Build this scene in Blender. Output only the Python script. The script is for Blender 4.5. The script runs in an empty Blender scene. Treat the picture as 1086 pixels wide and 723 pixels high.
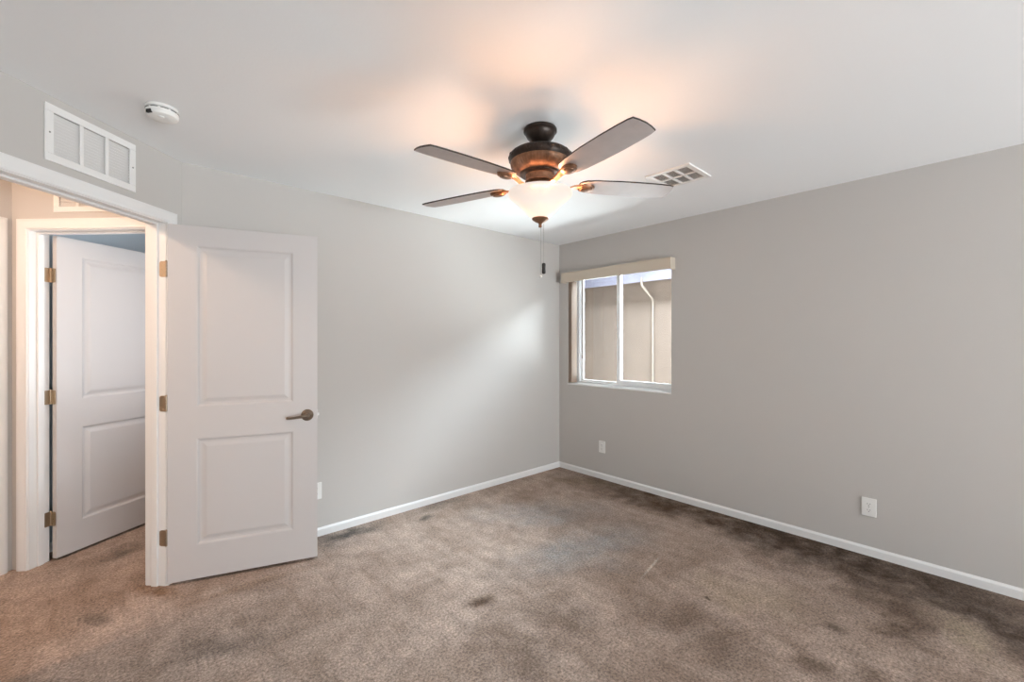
import bpy, bmesh, math, random
from mathutils import Vector, Matrix

random.seed(4)
PI = math.pi
SC = bpy.context.scene
COL = SC.collection

# ------------------------------------------------------------------ camera
CAM_H = 1.384
YAW = math.radians(48.06)            # angle of the view direction from +X
FPX = 460.0                          # focal length in pixels of a 1086 wide frame
FW = Vector((math.cos(YAW), math.sin(YAW), 0))
RT = Vector((math.sin(YAW), -math.cos(YAW), 0))


def cam_pt(lat, depth, z=0.0):
    p = RT * lat + FW * depth
    return Vector((p.x, p.y, z))


cd = bpy.data.cameras.new('camera')
cd.sensor_fit = 'HORIZONTAL'
cd.sensor_width = 36.0
cd.lens = 36.0 * FPX / 1086.0
cd.clip_start = 0.02
cam = bpy.data.objects.new('camera', cd)
COL.objects.link(cam)
cam.location = (0, 0, CAM_H)
cam.rotation_euler = (PI / 2, 0, YAW - PI / 2)
SC.camera = cam

# ------------------------------------------------------------------ key dimensions (metres)
X0, Y0, CEIL = 3.588, 3.211, 2.44          # right wall plane, back wall plane, ceiling
XL, YF = -0.62, -4.8                       # left and front walls (behind the camera)
P0 = Vector((0.262, Y0, 0))                # where the angled door wall meets the back wall
A45 = math.radians(45)
WT = 0.115                                 # wall thickness
OP_H = 2.052                               # door opening height
WIN_Y0, WIN_Y1, WIN_Z0, WIN_Z1 = 1.899, 3.092, 0.917, 2.12
XR = X0 + 0.155                            # plane of the window unit


def uv(u, v, z=0.0):                       # u along the door wall, v into the hall
    c = math.cos(A45)
    return Vector((P0.x + (u - v) * c, P0.y + (u + v) * c, z))


FRAME_C = Matrix.Translation(P0) @ Matrix.Rotation(A45, 4, 'Z')

# ------------------------------------------------------------------ light and exposure
SKY_STRENGTH = 0.15
SUN_STRENGTH = 0.0
SKY_FILL_POWER = 2700
GROUND_FILL_POWER = 580
FRONT_FILL_POWER = 20
FRONT_LOW_FILL_POWER = 810
LAMP_POWER = 23
HALL_POWER = 52
FAR_FILL_POWER = 5.5

SC.view_settings.view_transform = 'Standard'
SC.view_settings.look = 'None'
SC.view_settings.gamma = 1.0
SC.view_settings.use_curve_mapping = False
SC.view_settings.exposure = 0.0

w = bpy.data.worlds.new('world')
SC.world = w
w.use_nodes = True
nt = w.node_tree
nt.nodes.clear()
sky = nt.nodes.new('ShaderNodeTexSky')
sky.sky_type = 'NISHITA'
sky.sun_disc = False
sky.sun_elevation = math.radians(48)
sky.sun_rotation = math.radians(200)
bgn = nt.nodes.new('ShaderNodeBackground')
bgn.inputs['Strength'].default_value = SKY_STRENGTH
outn = nt.nodes.new('ShaderNodeOutputWorld')
nt.links.new(sky.outputs[0], bgn.inputs[0])
nt.links.new(bgn.outputs[0], outn.inputs[0])


def light(name, kind, loc, power, col, rot=(0, 0, 0), size=None, size_y=None, radius=None):
    l = bpy.data.lights.new(name, kind)
    l.energy = power
    l.color = col
    if kind == 'AREA':
        l.size = size
        if size_y:
            l.shape = 'RECTANGLE'
            l.size_y = size_y
        else:
            l.shape = 'DISK'
    if radius is not None:
        l.shadow_soft_size = radius
    o = bpy.data.objects.new(name, l)
    COL.objects.link(o)
    o.location = loc
    o.rotation_euler = rot
    return o


# fill lamp added in the invented window opening behind the camera
FW_X0, FW_X1, FW_Z0, FW_Z1 = -0.30, 2.90, 0.10, 2.25
light('front_fill', 'AREA', ((FW_X0 + FW_X1) / 2, YF - 0.06, (FW_Z0 + FW_Z1) / 2), FRONT_FILL_POWER,
      (0.90, 0.96, 1.0), (PI / 2, 0, 0), FW_X1 - FW_X0 - .1, FW_Z1 - FW_Z0 - .1)
# second added lamp, low outside that opening, throwing fill light upwards
light('front_low_fill', 'AREA', ((FW_X0 + FW_X1) / 2, YF - 0.95, 0.05), FRONT_LOW_FILL_POWER,
      (0.86, 0.94, 1.0), (math.radians(140), 0, 0), FW_X1 - FW_X0 + .6, 1.5)
# sun standing along the side yard, lighting its gravel
sun = light('sun', 'SUN', (6, 10, 9), SUN_STRENGTH, (1.0, 0.95, 0.88), (math.radians(-38), 0, math.radians(0)))
sun.data.angle = math.radians(0.6)
# area lamps added outside the side window, standing in for sky and ground daylight
light('side_sky_fill', 'AREA', (5.15, 2.45, 3.55), SKY_FILL_POWER, (0.78, 0.90, 1.0),
      (Vector((3.7, 2.5, 1.5)) - Vector((5.15, 2.45, 3.55))).to_track_quat('-Z', 'Y').to_euler(), 3.4, 2.0)
light('side_ground_fill', 'AREA', (4.85, 2.4, 0.25), GROUND_FILL_POWER, (0.86, 0.95, 1.0),
      Vector((-0.5, 0, 0.866)).to_track_quat('-Z', 'Y').to_euler(), 3.4, 1.5)
# portal: tells the renderer where the sky comes in at the window in view
po = light('window_portal', 'AREA', (XR + 0.12, (WIN_Y0 + WIN_Y1) / 2, (WIN_Z0 + WIN_Z1) / 2), 1.0,
           (1, 1, 1), (0, PI / 2, 0), WIN_Z1 - WIN_Z0, WIN_Y1 - WIN_Y0)
po.data.cycles.is_portal = True
# lamp on the hall ceiling, and an area lamp added in a far room wall opening
light('hall_lamp', 'POINT', uv(-1.45, 0.55, 2.30), HALL_POWER, (1.0, 0.72, 0.53), radius=0.07)
light('far_room_fill', 'AREA', uv(0.575, 0.075, 1.55), FAR_FILL_POWER, (0.80, 0.90, 1.0), (PI / 2 + 0.15, 0, A45), 0.5, 1.25)

# ------------------------------------------------------------------ materials


def lin(c):
    c = c / 255.0
    return c / 12.92 if c <= 0.04045 else ((c + 0.055) / 1.055) ** 2.4


def rgb(r, g, b):
    return (lin(r), lin(g), lin(b), 1)


def pmat(name, col, rough=0.5, metal=0.0, bump=None, var=None, spec=0.5):
    """Principled material with optional noise bump (scale, strength, distance) and colour variation (scale, amount)."""
    m = bpy.data.materials.new(name)
    m.use_nodes = True
    n = m.node_tree.nodes
    L = m.node_tree.links
    b = n['Principled BSDF']
    b.inputs['Base Color'].default_value = col
    b.inputs['Roughness'].default_value = rough
    b.inputs['Metallic'].default_value = metal
    b.inputs['Specular IOR Level'].default_value = spec
    tc = n.new('ShaderNodeTexCoord')
    if bump:
        t = n.new('ShaderNodeTexNoise')
        t.inputs['Scale'].default_value = bump[0]
        t.inputs['Detail'].default_value = 3
        L.new(tc.outputs['Object'], t.inputs['Vector'])
        bp = n.new('ShaderNodeBump')
        bp.inputs['Strength'].default_value = bump[1]
        bp.inputs['Distance'].default_value = bump[2]
        L.new(t.outputs['Fac'], bp.inputs['Height'])
        L.new(bp.outputs['Normal'], b.inputs['Normal'])
    if var:
        t = n.new('ShaderNodeTexNoise')
        t.inputs['Scale'].default_value = var[0]
        t.inputs['Detail'].default_value = 4
        L.new(tc.outputs['Object'], t.inputs['Vector'])
        mr = n.new('ShaderNodeMapRange')
        mr.inputs['From Min'].default_value = 0.3
        mr.inputs['From Max'].default_value = 0.7
        mr.inputs['To Min'].default_value = 1 - var[1]
        mr.inputs['To Max'].default_value = 1 + var[1]
        L.new(t.outputs['Fac'], mr.inputs['Value'])
        hs = n.new('ShaderNodeHueSaturation')
        hs.inputs['Color'].default_value = col
        L.new(mr.outputs[0], hs.inputs['Value'])
        L.new(hs.outputs[0], b.inputs['Base Color'])
    return m


M = {}
M['wall'] = pmat('wall_paint', rgb(197, 192, 187), 0.75, bump=(140, 0.10, 0.002), spec=0.3)
M['ceiling'] = pmat('ceiling_paint', rgb(245, 245, 245), 0.85, bump=(90, 0.12, 0.003), spec=0.2)
M['hallwall'] = pmat('hall_paint', rgb(197, 192, 187), 0.75, bump=(140, 0.10, 0.002), spec=0.3)
M['bluewall'] = pmat('blue_grey_paint', rgb(192, 202, 210), 0.75, bump=(140, 0.10, 0.002), spec=0.3)
M['trim'] = pmat('white_trim_paint', rgb(234, 232, 230), 0.38, bump=(60, 0.03, 0.001))
M['door'] = pmat('white_door_paint', rgb(203, 198, 196), 0.42, bump=(220, 0.05, 0.0006))
M['plastic'] = pmat('white_plastic', rgb(236, 234, 230), 0.4, bump=(300, 0.02, 0.0004))
M['grille'] = pmat('white_enamel', rgb(236, 233, 230), 0.4, bump=(200, 0.02, 0.0005))
M['duct'] = pmat('duct_lining', rgb(92, 90, 88), 0.8, bump=(50, 0.2, 0.002))
M['filter'] = pmat('duct_filter', rgb(196, 180, 170), 0.9, bump=(120, 0.3, 0.003), var=(14, 0.12))
M['dark'] = pmat('dark_plastic', rgb(38, 34, 32), 0.5, bump=(200, 0.05, 0.0005))
M['nickel'] = pmat('satin_nickel', rgb(132, 118, 104), 0.30, 0.9, bump=(400, 0.03, 0.0003))
M['hinge'] = pmat('hinge_metal', rgb(168, 150, 128), 0.38, 0.85, bump=(300, 0.05, 0.0003))
M['bronze'] = pmat('dark_bronze', rgb(56, 46, 40), 0.38, 0.55, bump=(60, 0.10, 0.001), var=(40, 0.25))
M['copper'] = pmat('brushed_copper_bronze', rgb(138, 102, 78), 0.38, 0.6, bump=(80, 0.12, 0.001), var=(35, 0.3))
M['blade'] = pmat('greige_blade', rgb(184, 170, 164), 0.45, bump=(90, 0.04, 0.0005), var=(18, 0.05))
M['blade_edge'] = pmat('dark_walnut_edge', rgb(52, 40, 34), 0.5, bump=(90, 0.04, 0.0005))
M['chain'] = pmat('chain_metal', rgb(160, 156, 150), 0.35, 0.8, bump=(400, 0.1, 0.0005))
M['vinyl'] = pmat('white_vinyl', rgb(248, 248, 248), 0.35, bump=(200, 0.02, 0.0005))
M['blind'] = pmat('beige_blind', rgb(206, 192, 174), 0.55, bump=(160, 0.06, 0.0006))
M['vane'] = pmat('tan_vane', rgb(164, 144, 128), 0.6, bump=(160, 0.06, 0.0006))
M['stucco'] = pmat('tan_stucco', rgb(98, 84, 74), 0.9, bump=(70, 0.5, 0.01), var=(3.5, 0.06))
M['fascia'] = pmat('lavender_grey_paint', rgb(108, 105, 118), 0.6, bump=(40, 0.1, 0.002), var=(3, 0.08))
M['roof'] = pmat('roof_tile', rgb(140, 98, 78), 0.8, bump=(12, 0.6, 0.03), var=(6, 0.15))
M['gravel'] = pmat('side_yard_gravel', rgb(200, 186, 168), 0.95, bump=(40, 0.8, 0.02), var=(25, 0.2))
M['downspout'] = pmat('pale_downspout', rgb(118, 106, 96), 0.5, bump=(60, 0.05, 0.001))


def mat_glass():
    m = bpy.data.materials.new('window_glass')
    m.use_nodes = True
    n = m.node_tree.nodes
    L = m.node_tree.links
    n.clear()
    o = n.new('ShaderNodeOutputMaterial')
    mx = n.new('ShaderNodeMixShader')
    tr = n.new('ShaderNodeBsdfTransparent')
    tr.inputs[0].default_value = (0.93, 0.95, 0.95, 1)
    gl = n.new('ShaderNodeBsdfGlossy')
    gl.inputs['Roughness'].default_value = 0.02
    fr = n.new('ShaderNodeFresnel')
    fr.inputs[0].default_value = 1.45
    L.new(fr.outputs[0], mx.inputs[0])
    L.new(tr.outputs[0], mx.inputs[1])
    L.new(gl.outputs[0], mx.inputs[2])
    L.new(mx.outputs[0], o.inputs[0])
    return m


M['glass'] = mat_glass()


def mat_shade():
    """Frosted lit glass: glows, strongest close to the bulb inside it (object space)."""
    m = bpy.data.materials.new('lit_frosted_glass')
    m.use_nodes = True
    n = m.node_tree.nodes
    L = m.node_tree.links
    b = n['Principled BSDF']
    b.inputs['Base Color'].default_value = rgb(120, 114, 110)
    b.inputs['Roughness'].default_value = 0.3
    tc = n.new('ShaderNodeTexCoord')
    sb = n.new('ShaderNodeVectorMath')
    sb.operation = 'DISTANCE'
    sb.inputs[1].default_value = BULB_NEAR
    L.new(tc.outputs['Object'], sb.inputs[0])
    cr = n.new('ShaderNodeValToRGB')
    e = cr.color_ramp.elements
    e[0].position = 0.0
    e[0].color = (1.0, 0.94, 0.87, 1)
    e[1].position = 1.0
    e[1].color = (0.80, 0.64, 0.52, 1)
    e.new(0.30).color = (0.95, 0.86, 0.78, 1)
    e.new(0.55).color = (0.90, 0.79, 0.70, 1)
    mr = n.new('ShaderNodeMapRange')
    mr.inputs['From Min'].default_value = 0.03
    mr.inputs['From Max'].default_value = 0.30
    L.new(sb.outputs['Value'], mr.inputs['Value'])
    L.new(mr.outputs[0], cr.inputs[0])
    L.new(cr.outputs[0], b.inputs['Emission Color'])
    b.inputs['Emission Strength'].default_value = 0.80
    # thin frosted glass lets part of the bulb light straight through
    tr = n.new('ShaderNodeBsdfTransparent')
    tr.inputs[0].default_value = (1.0, 0.97, 0.93, 1)
    mx = n.new('ShaderNodeMixShader')
    mx.inputs[0].default_value = 0.22
    L.new(b.outputs[0], mx.inputs[1])
    L.new(tr.outputs[0], mx.inputs[2])
    L.new(mx.outputs[0], n['Material Output'].inputs[0])
    return m


def carpet_material():
    m = bpy.data.materials.new('worn_brown_carpet')
    m.use_nodes = True
    nt = m.node_tree
    n, L = nt.nodes, nt.links
    b = n['Principled BSDF']
    b.inputs['Roughness'].default_value = 0.95
    b.inputs['Specular IOR Level'].default_value = 0.1
    b.inputs['Sheen Weight'].default_value = 0.04
    b.inputs['Sheen Roughness'].default_value = 0.6
    tc = n.new('ShaderNodeTexCoord')

    def noise(scale, detail=4, dist=0.0, rough=0.55, vec=None):
        t = n.new('ShaderNodeTexNoise')
        t.inputs['Scale'].default_value = scale
        t.inputs['Detail'].default_value = detail
        t.inputs['Distortion'].default_value = dist
        t.inputs['Roughness'].default_value = rough
        L.new(vec if vec else tc.outputs['Object'], t.inputs['Vector'])
        return t

    def maprange(sock, a, b_, c, d, smooth=False):
        r = n.new('ShaderNodeMapRange')
        if smooth:
            r.interpolation_type = 'SMOOTHSTEP'
        for i, v in zip(('From Min', 'From Max', 'To Min', 'To Max'), (a, b_, c, d)):
            r.inputs[i].default_value = v
        L.new(sock, r.inputs['Value'])
        return r.outputs[0]

    def mix(fac, c1, c2, mode='MIX'):
        x = n.new('ShaderNodeMix')
        x.data_type = 'RGBA'
        x.blend_type = mode
        for s, v in ((x.inputs['Factor'], fac), (x.inputs[6], c1), (x.inputs[7], c2)):
            if hasattr(v, 'is_output'):
                L.new(v, s)
            else:
                s.default_value = v
        return x.outputs[2]

    # yarn colour with medium soft patches of leaning pile
    patches = maprange(noise(2.6, 7, 0.5, 0.62).outputs['Fac'], 0.34, 0.66, 0, 1, True)
    col = mix(patches, rgb(162, 141, 127), rgb(187, 166, 152))
    # faint brushed lanes where the pile leans one way
    mp = n.new('ShaderNodeMapping')
    mp.inputs['Rotation'].default_value = (0, 0, math.radians(62))
    mp.inputs['Scale'].default_value = (9.0, 2.2, 1)
    L.new(tc.outputs['Object'], mp.inputs['Vector'])
    st = maprange(noise(1.4, 6, 0.4, 0.6, vec=mp.outputs[0]).outputs['Fac'], 0.46, 0.68, 0, 0.38, True)
    col = mix(st, col, rgb(138, 117, 102))
    mid = maprange(noise(11, 6, 0.5, 0.65).outputs['Fac'], 0.33, 0.69, 0.84, 1.14)
    mott = maprange(noise(7, 6, 0.3, 0.7).outputs['Fac'], 0.34, 0.62, 0.55, 1.15)

    def warped(scale, amount):
        wn = noise(scale, 5, 0, 0.6)
        wv = n.new('ShaderNodeVectorMath')
        wv.operation = 'SCALE'
        wv.inputs['Scale'].default_value = amount
        L.new(wn.outputs['Color'], wv.inputs[0])
        av = n.new('ShaderNodeVectorMath')
        av.operation = 'ADD'
        L.new(tc.outputs['Object'], av.inputs[0])
        L.new(wv.outputs[0], av.inputs[1])
        return av.outputs[0]

    big, small = (warped(3.5, 0.5), 0.25), (warped(14, 0.08), 0.04)
    # shaped dirt, wear and painted window sheen: (x, y, half length, half width, angle, colour, strength)
    for (x, y, ra, rb, ang, colr, s) in STAINS_AND_SHEEN:
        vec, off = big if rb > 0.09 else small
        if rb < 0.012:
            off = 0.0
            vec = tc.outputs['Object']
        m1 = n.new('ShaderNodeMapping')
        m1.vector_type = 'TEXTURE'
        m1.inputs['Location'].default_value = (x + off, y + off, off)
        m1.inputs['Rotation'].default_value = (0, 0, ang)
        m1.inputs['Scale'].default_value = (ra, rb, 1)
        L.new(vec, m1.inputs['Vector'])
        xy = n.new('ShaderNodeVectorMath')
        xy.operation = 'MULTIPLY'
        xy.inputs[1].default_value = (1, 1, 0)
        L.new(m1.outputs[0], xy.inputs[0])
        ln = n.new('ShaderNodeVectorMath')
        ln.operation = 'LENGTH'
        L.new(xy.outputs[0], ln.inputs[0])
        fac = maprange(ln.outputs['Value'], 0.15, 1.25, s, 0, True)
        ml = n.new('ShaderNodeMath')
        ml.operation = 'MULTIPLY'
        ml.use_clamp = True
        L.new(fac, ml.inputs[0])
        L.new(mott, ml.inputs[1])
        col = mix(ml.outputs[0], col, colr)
    # yarn speckle
    fine = maprange(noise(85, 3, 0, 0.75).outputs['Fac'], 0.33, 0.67, 0.50, 1.50)
    mm = n.new('ShaderNodeMath')
    mm.operation = 'MULTIPLY'
    L.new(fine, mm.inputs[0])
    L.new(mid, mm.inputs[1])
    hs = n.new('ShaderNodeHueSaturation')
    L.new(col, hs.inputs['Color'])
    L.new(mm.outputs[0], hs.inputs['Value'])
    L.new(hs.outputs[0], b.inputs['Base Color'])
    bp = n.new('ShaderNodeBump')
    bp.inputs['Strength'].default_value = 0.9
    bp.inputs['Distance'].default_value = 0.008
    L.new(noise(130, 3, 0, 0.7).outputs['Fac'], bp.inputs['Height'])
    L.new(bp.outputs['Normal'], b.inputs['Normal'])
    return m


def floor_px(px, py):                     # photograph pixel on the floor plane -> world x, y
    d = FPX * CAM_H / (py - 361.5)
    p = cam_pt((px - 543) / FPX * d, d)
    return p.x, p.y


def worn(x0, y0, x1, y1, hw, colr, s):    # wear patch, also the painted sheen, between two points of the floor
    a, b_ = Vector(floor_px(x0, y0)), Vector(floor_px(x1, y1))
    c, d = (a + b_) / 2, b_ - a
    return (c.x, c.y, d.length / 2 + hw * .6, hw, math.atan2(d.y, d.x), colr, s)


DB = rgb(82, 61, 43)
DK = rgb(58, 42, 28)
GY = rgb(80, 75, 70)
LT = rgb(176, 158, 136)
SHEEN = rgb(158, 152, 149)  # window-light sheen on the pile, painted as carpet colour
STAINS_AND_SHEEN = [
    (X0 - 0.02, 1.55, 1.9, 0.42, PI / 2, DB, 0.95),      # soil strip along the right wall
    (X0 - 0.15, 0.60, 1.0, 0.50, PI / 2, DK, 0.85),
    worn(1000, 640, 1120, 690, 0.34, DK, 0.75),
    worn(945, 625, 975, 700, 0.14, DB, 0.75),
    worn(880, 600, 920, 630, 0.16, DB, 0.45),
    worn(1000, 648, 1050, 705, 0.10, LT, 0.75),
    worn(845, 700, 880, 715, 0.09, DB, 0.6),
    worn(870, 662, 895, 668, 0.05, DK, 0.6),
    worn(915, 712, 935, 722, 0.08, DB, 0.6),
    worn(690, 640, 800, 700, 0.20, DB, 0.38),
    worn(525, 655, 575, 720, 0.18, DB, 0.50),
    worn(560, 640, 620, 660, 0.14, DB, 0.40),
    worn(496, 643, 524, 632, 0.06, DB, 0.8),           # small stain
    worn(560, 600, 680, 560, 0.30, SHEEN, 0.85),  # painted sheen, this patch and the next
    worn(520, 545, 640, 540, 0.34, SHEEN, 0.65),
    worn(760, 620, 830, 640, 0.20, LT, 0.45),
    worn(640, 520, 720, 545, 0.20, DB, 0.55),
    worn(585, 505, 650, 515, 0.12, rgb(124, 106, 84), 0.6),
    worn(340, 574, 400, 556, 0.15, GY, 0.85),            # grey soil beside the door
    worn(440, 540, 490, 528, 0.12, GY, 0.5),
    worn(445, 553, 457, 546, 0.05, GY, 0.9),             # spot
    worn(680, 613, 700, 590, 0.010, rgb(228, 218, 206), 0.75),   # pale scratch
    worn(750, 634, 754, 636, 0.018, DK, 0.9),
    worn(112, 596, 152, 574, 0.10, GY, 0.65),
    worn(145, 620, 190, 632, 0.07, rgb(120, 84, 52), 0.7),
    worn(0, 606, 60, 590, 0.06, rgb(122, 86, 54), 0.6),
    worn(85, 655, 115, 660, 0.05, GY, 0.55),
    worn(180, 690, 280, 680, 0.10, GY, 0.45),
    worn(200, 640, 330, 600, 0.05, rgb(112, 86, 62), 0.45),
]

# ------------------------------------------------------------------ mesh helpers


def B():
    return bmesh.new()


def add_box(bm, x0, y0, z0, x1, y1, z1, bev=0.0, mtx=None, seg=2):
    r = bmesh.ops.create_cube(bm, size=1.0)
    vs = r['verts']
    for v in vs:
        v.co = Vector((x0 + (v.co.x + .5) * (x1 - x0), y0 + (v.co.y + .5) * (y1 - y0), z0 + (v.co.z + .5) * (z1 - z0)))
    if bev:
        es = list({e for v in vs for e in v.link_edges})
        r = bmesh.ops.bevel(bm, geom=es, offset=bev, segments=seg, affect='EDGES', profile=0.5)
        vs = list(set(r['verts']) | {v for v in vs if v.is_valid})
    if mtx is not None:
        bmesh.ops.transform(bm, matrix=mtx, verts=[v for v in vs if v.is_valid])
    return vs


def add_lathe(bm, prof, seg=48, axis=None, loc=(0, 0, 0), cap=True):
    """prof: list of (radius, z). axis: matrix mapping the z axis elsewhere."""
    T = Matrix.Translation(loc) @ (axis if axis is not None else Matrix())
    rings = []
    for (r, z) in prof:
        if r < 1e-6:
            rings.append([bm.verts.new(T @ Vector((0, 0, z)))])
        else:
            rings.append([bm.verts.new(T @ Vector((r * math.cos(2 * PI * i / seg), r * math.sin(2 * PI * i / seg), z))) for i in range(seg)])
    for a, b in zip(rings, rings[1:]):
        for i in range(seg):
            j = (i + 1) % seg
            if len(a) == 1 and len(b) == 1:
                continue
            if len(a) == 1:
                bm.faces.new((a[0], b[j], b[i]))
            elif len(b) == 1:
                bm.faces.new((a[i], a[j], b[0]))
            else:
                bm.faces.new((a[i], a[j], b[j], b[i]))
    if cap:
        for ring in (rings[0], rings[-1]):
            if len(ring) > 2:
                bm.faces.new(ring)


def add_tube(bm, pts, rad, seg=10):
    """round tube through points; rad a number or a list per point"""
    pts = [Vector(p) for p in pts]
    rs = rad if isinstance(rad, (list, tuple)) else [rad] * len(pts)
    rings = []
    up = Vector((0, 0, 1))
    for i, p in enumerate(pts):
        t = (pts[min(i + 1, len(pts) - 1)] - pts[max(i - 1, 0)]).normalized()
        ref = up if abs(t.dot(up)) < 0.95 else Vector((1, 0, 0))
        a = t.cross(ref).normalized()
        b = t.cross(a).normalized()
        rings.append([bm.verts.new(p + (a * math.cos(2 * PI * k / seg) + b * math.sin(2 * PI * k / seg)) * rs[i]) for k in range(seg)])
    for a, b in zip(rings, rings[1:]):
        for i in range(seg):
            j = (i + 1) % seg
            bm.faces.new((a[i], a[j], b[j], b[i]))
    bm.faces.new(rings[0])
    bm.faces.new(rings[-1])


def add_prism(bm, prof, p0, p1, out):
    """extrude profile [(outward, up)] from p0 to p1; 'out' is the outward direction"""
    p0, p1, out = Vector(p0), Vector(p1), Vector(out)
    r = [[bm.verts.new(p + out * a + Vector((0, 0, 1)) * b) for a, b in prof] for p in (p0, p1)]
    k = len(prof)
    for i in range(k):
        j = (i + 1) % k
        bm.faces.new((r[0][i], r[0][j], r[1][j], r[1][i]))
    bm.faces.new(r[0])
    bm.faces.new(r[1])


def add_poly_slab(bm, pts, z0, z1):
    a = [bm.verts.new((x, y, z0)) for x, y in pts]
    b = [bm.verts.new((x, y, z1)) for x, y in pts]
    k = len(pts)
    for i in range(k):
        j = (i + 1) % k
        bm.faces.new((a[i], a[j], b[j], b[i]))
    return bm.faces.new(a), bm.faces.new(b)


def obj(name, bm, mat, parent=None, smooth=None, mtx=None):
    bmesh.ops.recalc_face_normals(bm, faces=bm.faces)
    me = bpy.data.meshes.new(name)
    bm.to_mesh(me)
    bm.free()
    o = bpy.data.objects.new(name, me)
    COL.objects.link(o)
    for m_ in (mat if isinstance(mat, (list, tuple)) else [mat]):
        me.materials.append(m_)
    if smooth is not None:
        me.polygons.foreach_set('use_smooth', [True] * len(me.polygons))
        try:
            me.set_sharp_from_angle(angle=math.radians(smooth))
        except Exception:
            pass
    if parent:
        o.parent = parent
    if mtx is not None:
        o.matrix_world = mtx
    return o


def tag(o, label, cat, group=None, kind=None):
    o['label'] = label
    o['category'] = cat
    if group:
        o['group'] = group
    if kind:
        o['kind'] = kind
    return o


def thing(name, label, cat, mtx, group=None, kind=None):
    o = bpy.data.objects.new(name, None)
    COL.objects.link(o)
    o.empty_display_size = 0.05
    o.matrix_world = mtx
    return tag(o, label, cat, group, kind)


def struct(name, bm, mat, label, cat, mtx=None, smooth=None):
    return tag(obj(name, bm, mat, None, smooth, mtx), label, cat, None, 'structure')


def copy_tree(src, mtx, label):
    r = src.copy()
    COL.objects.link(r)
    r.matrix_world = mtx
    r['label'] = label
    for ch in list(src.children):
        c = ch.copy()
        COL.objects.link(c)
        c.parent = r
        for g in list(ch.children):
            d = g.copy()
            COL.objects.link(d)
            d.parent = c
    return r


# ------------------------------------------------------------------ room shell
bm = B()
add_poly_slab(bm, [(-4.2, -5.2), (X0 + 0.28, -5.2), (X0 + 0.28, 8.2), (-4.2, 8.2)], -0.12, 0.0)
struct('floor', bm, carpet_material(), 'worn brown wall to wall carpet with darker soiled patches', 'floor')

bm = B()
add_poly_slab(bm, [(-4.2, -5.2), (X0 + 0.28, -5.2), (X0 + 0.28, 8.2), (-4.2, 8.2)], CEIL, CEIL + 0.15)
struct('ceiling', bm, M['ceiling'], 'plain white ceiling over the whole room', 'ceiling')

bm = B()
add_box(bm, P0.x, Y0, 0, X0 + 0.2, Y0 + WT, CEIL)
struct('wall_back', bm, M['wall'], 'light greige wall behind the open white door', 'wall')

bm = B()
for (y0, y1, z0, z1) in ((YF - WT, WIN_Y0, 0, CEIL), (WIN_Y1, Y0, 0, CEIL), (WIN_Y0, WIN_Y1, 0, WIN_Z0), (WIN_Y0, WIN_Y1, WIN_Z1, CEIL)):
    add_box(bm, X0, y0, z0, X0 + 0.22, y1, z1)
bmesh.ops.remove_doubles(bm, verts=bm.verts, dist=1e-5)
struct('wall_right', bm, M['wall'], 'light greige wall holding the sliding window', 'wall')

# angled wall with the doorway, local x = u, local y = v
U_J, U_N = -0.113, -0.885                 # far and near jamb faces of the doorway
bm = B()
add_box(bm, U_J + 0.018, 0, 0, 0.0, WT, CEIL)
GU0, GU1, GZ0, GZ1 = -0.722 + .026, -0.722 + .392, 2.157 + .026, 2.157 + .220
add_box(bm, U_N - 0.018, 0, OP_H + 0.018, U_J + 0.018, WT, GZ0)
add_box(bm, U_N - 0.018, 0, GZ1, U_J + 0.018, WT, CEIL)
add_box(bm, U_N - 0.018, 0, GZ0, GU0, WT, GZ1)
add_box(bm, GU1, 0, GZ0, U_J + 0.018, WT, GZ1)
add_box(bm, -1.26, 0, 0, U_N - 0.018, WT, CEIL)
bmesh.ops.remove_doubles(bm, verts=bm.verts, dist=1e-5)
struct('wall_angled', bm, M['wall'], 'short angled wall with the open doorway and return grille', 'wall', FRAME_C)

E1 = uv(-1.245, 0.0)                        # near end of the angled wall
bm = B()
add_box(bm, E1.x - WT, YF, 0, E1.x, E1.y + 0.02, CEIL)
struct('wall_left', bm, M['wall'], 'greige side wall left of the camera', 'wall')
bm = B()
XA = E1.x - WT
add_box(bm, XA, YF - WT, 0, FW_X0, YF, CEIL)
add_box(bm, FW_X1, YF - WT, 0, X0 + 0.2, YF, CEIL)
add_box(bm, FW_X0, YF - WT, 0, FW_X1, YF, FW_Z0)
add_box(bm, FW_X0, YF - WT, FW_Z1, FW_X1, YF, CEIL)
bmesh.ops.remove_doubles(bm, verts=bm.verts, dist=1e-5)
struct('wall_front', bm, M['wall'], 'greige wall behind the camera with an added window opening', 'wall')

# hall: end wall (doorway to the far room), left wall, near wall
V_L, V_R = 0.969, 0.205                     # jamb faces of the far room doorway
V_E = 1.078                                 # hall left wall face
bm = B()
add_box(bm, 0.005, V_L + 0.018, 0, 0.114, 1.2, CEIL)
GV0, GV1 = 0.803 - .392, 0.803 - .026
add_box(bm, 0.005, V_R - 0.018, OP_H + 0.018, 0.114, V_L + 0.018, GZ0)
add_box(bm, 0.005, V_R - 0.018, GZ1, 0.114, V_L + 0.018, CEIL)
add_box(bm, 0.005, V_R - 0.018, GZ0, 0.114, GV0, GZ1)
add_box(bm, 0.005, GV1, GZ0, 0.114, V_L + 0.018, GZ1)

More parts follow.
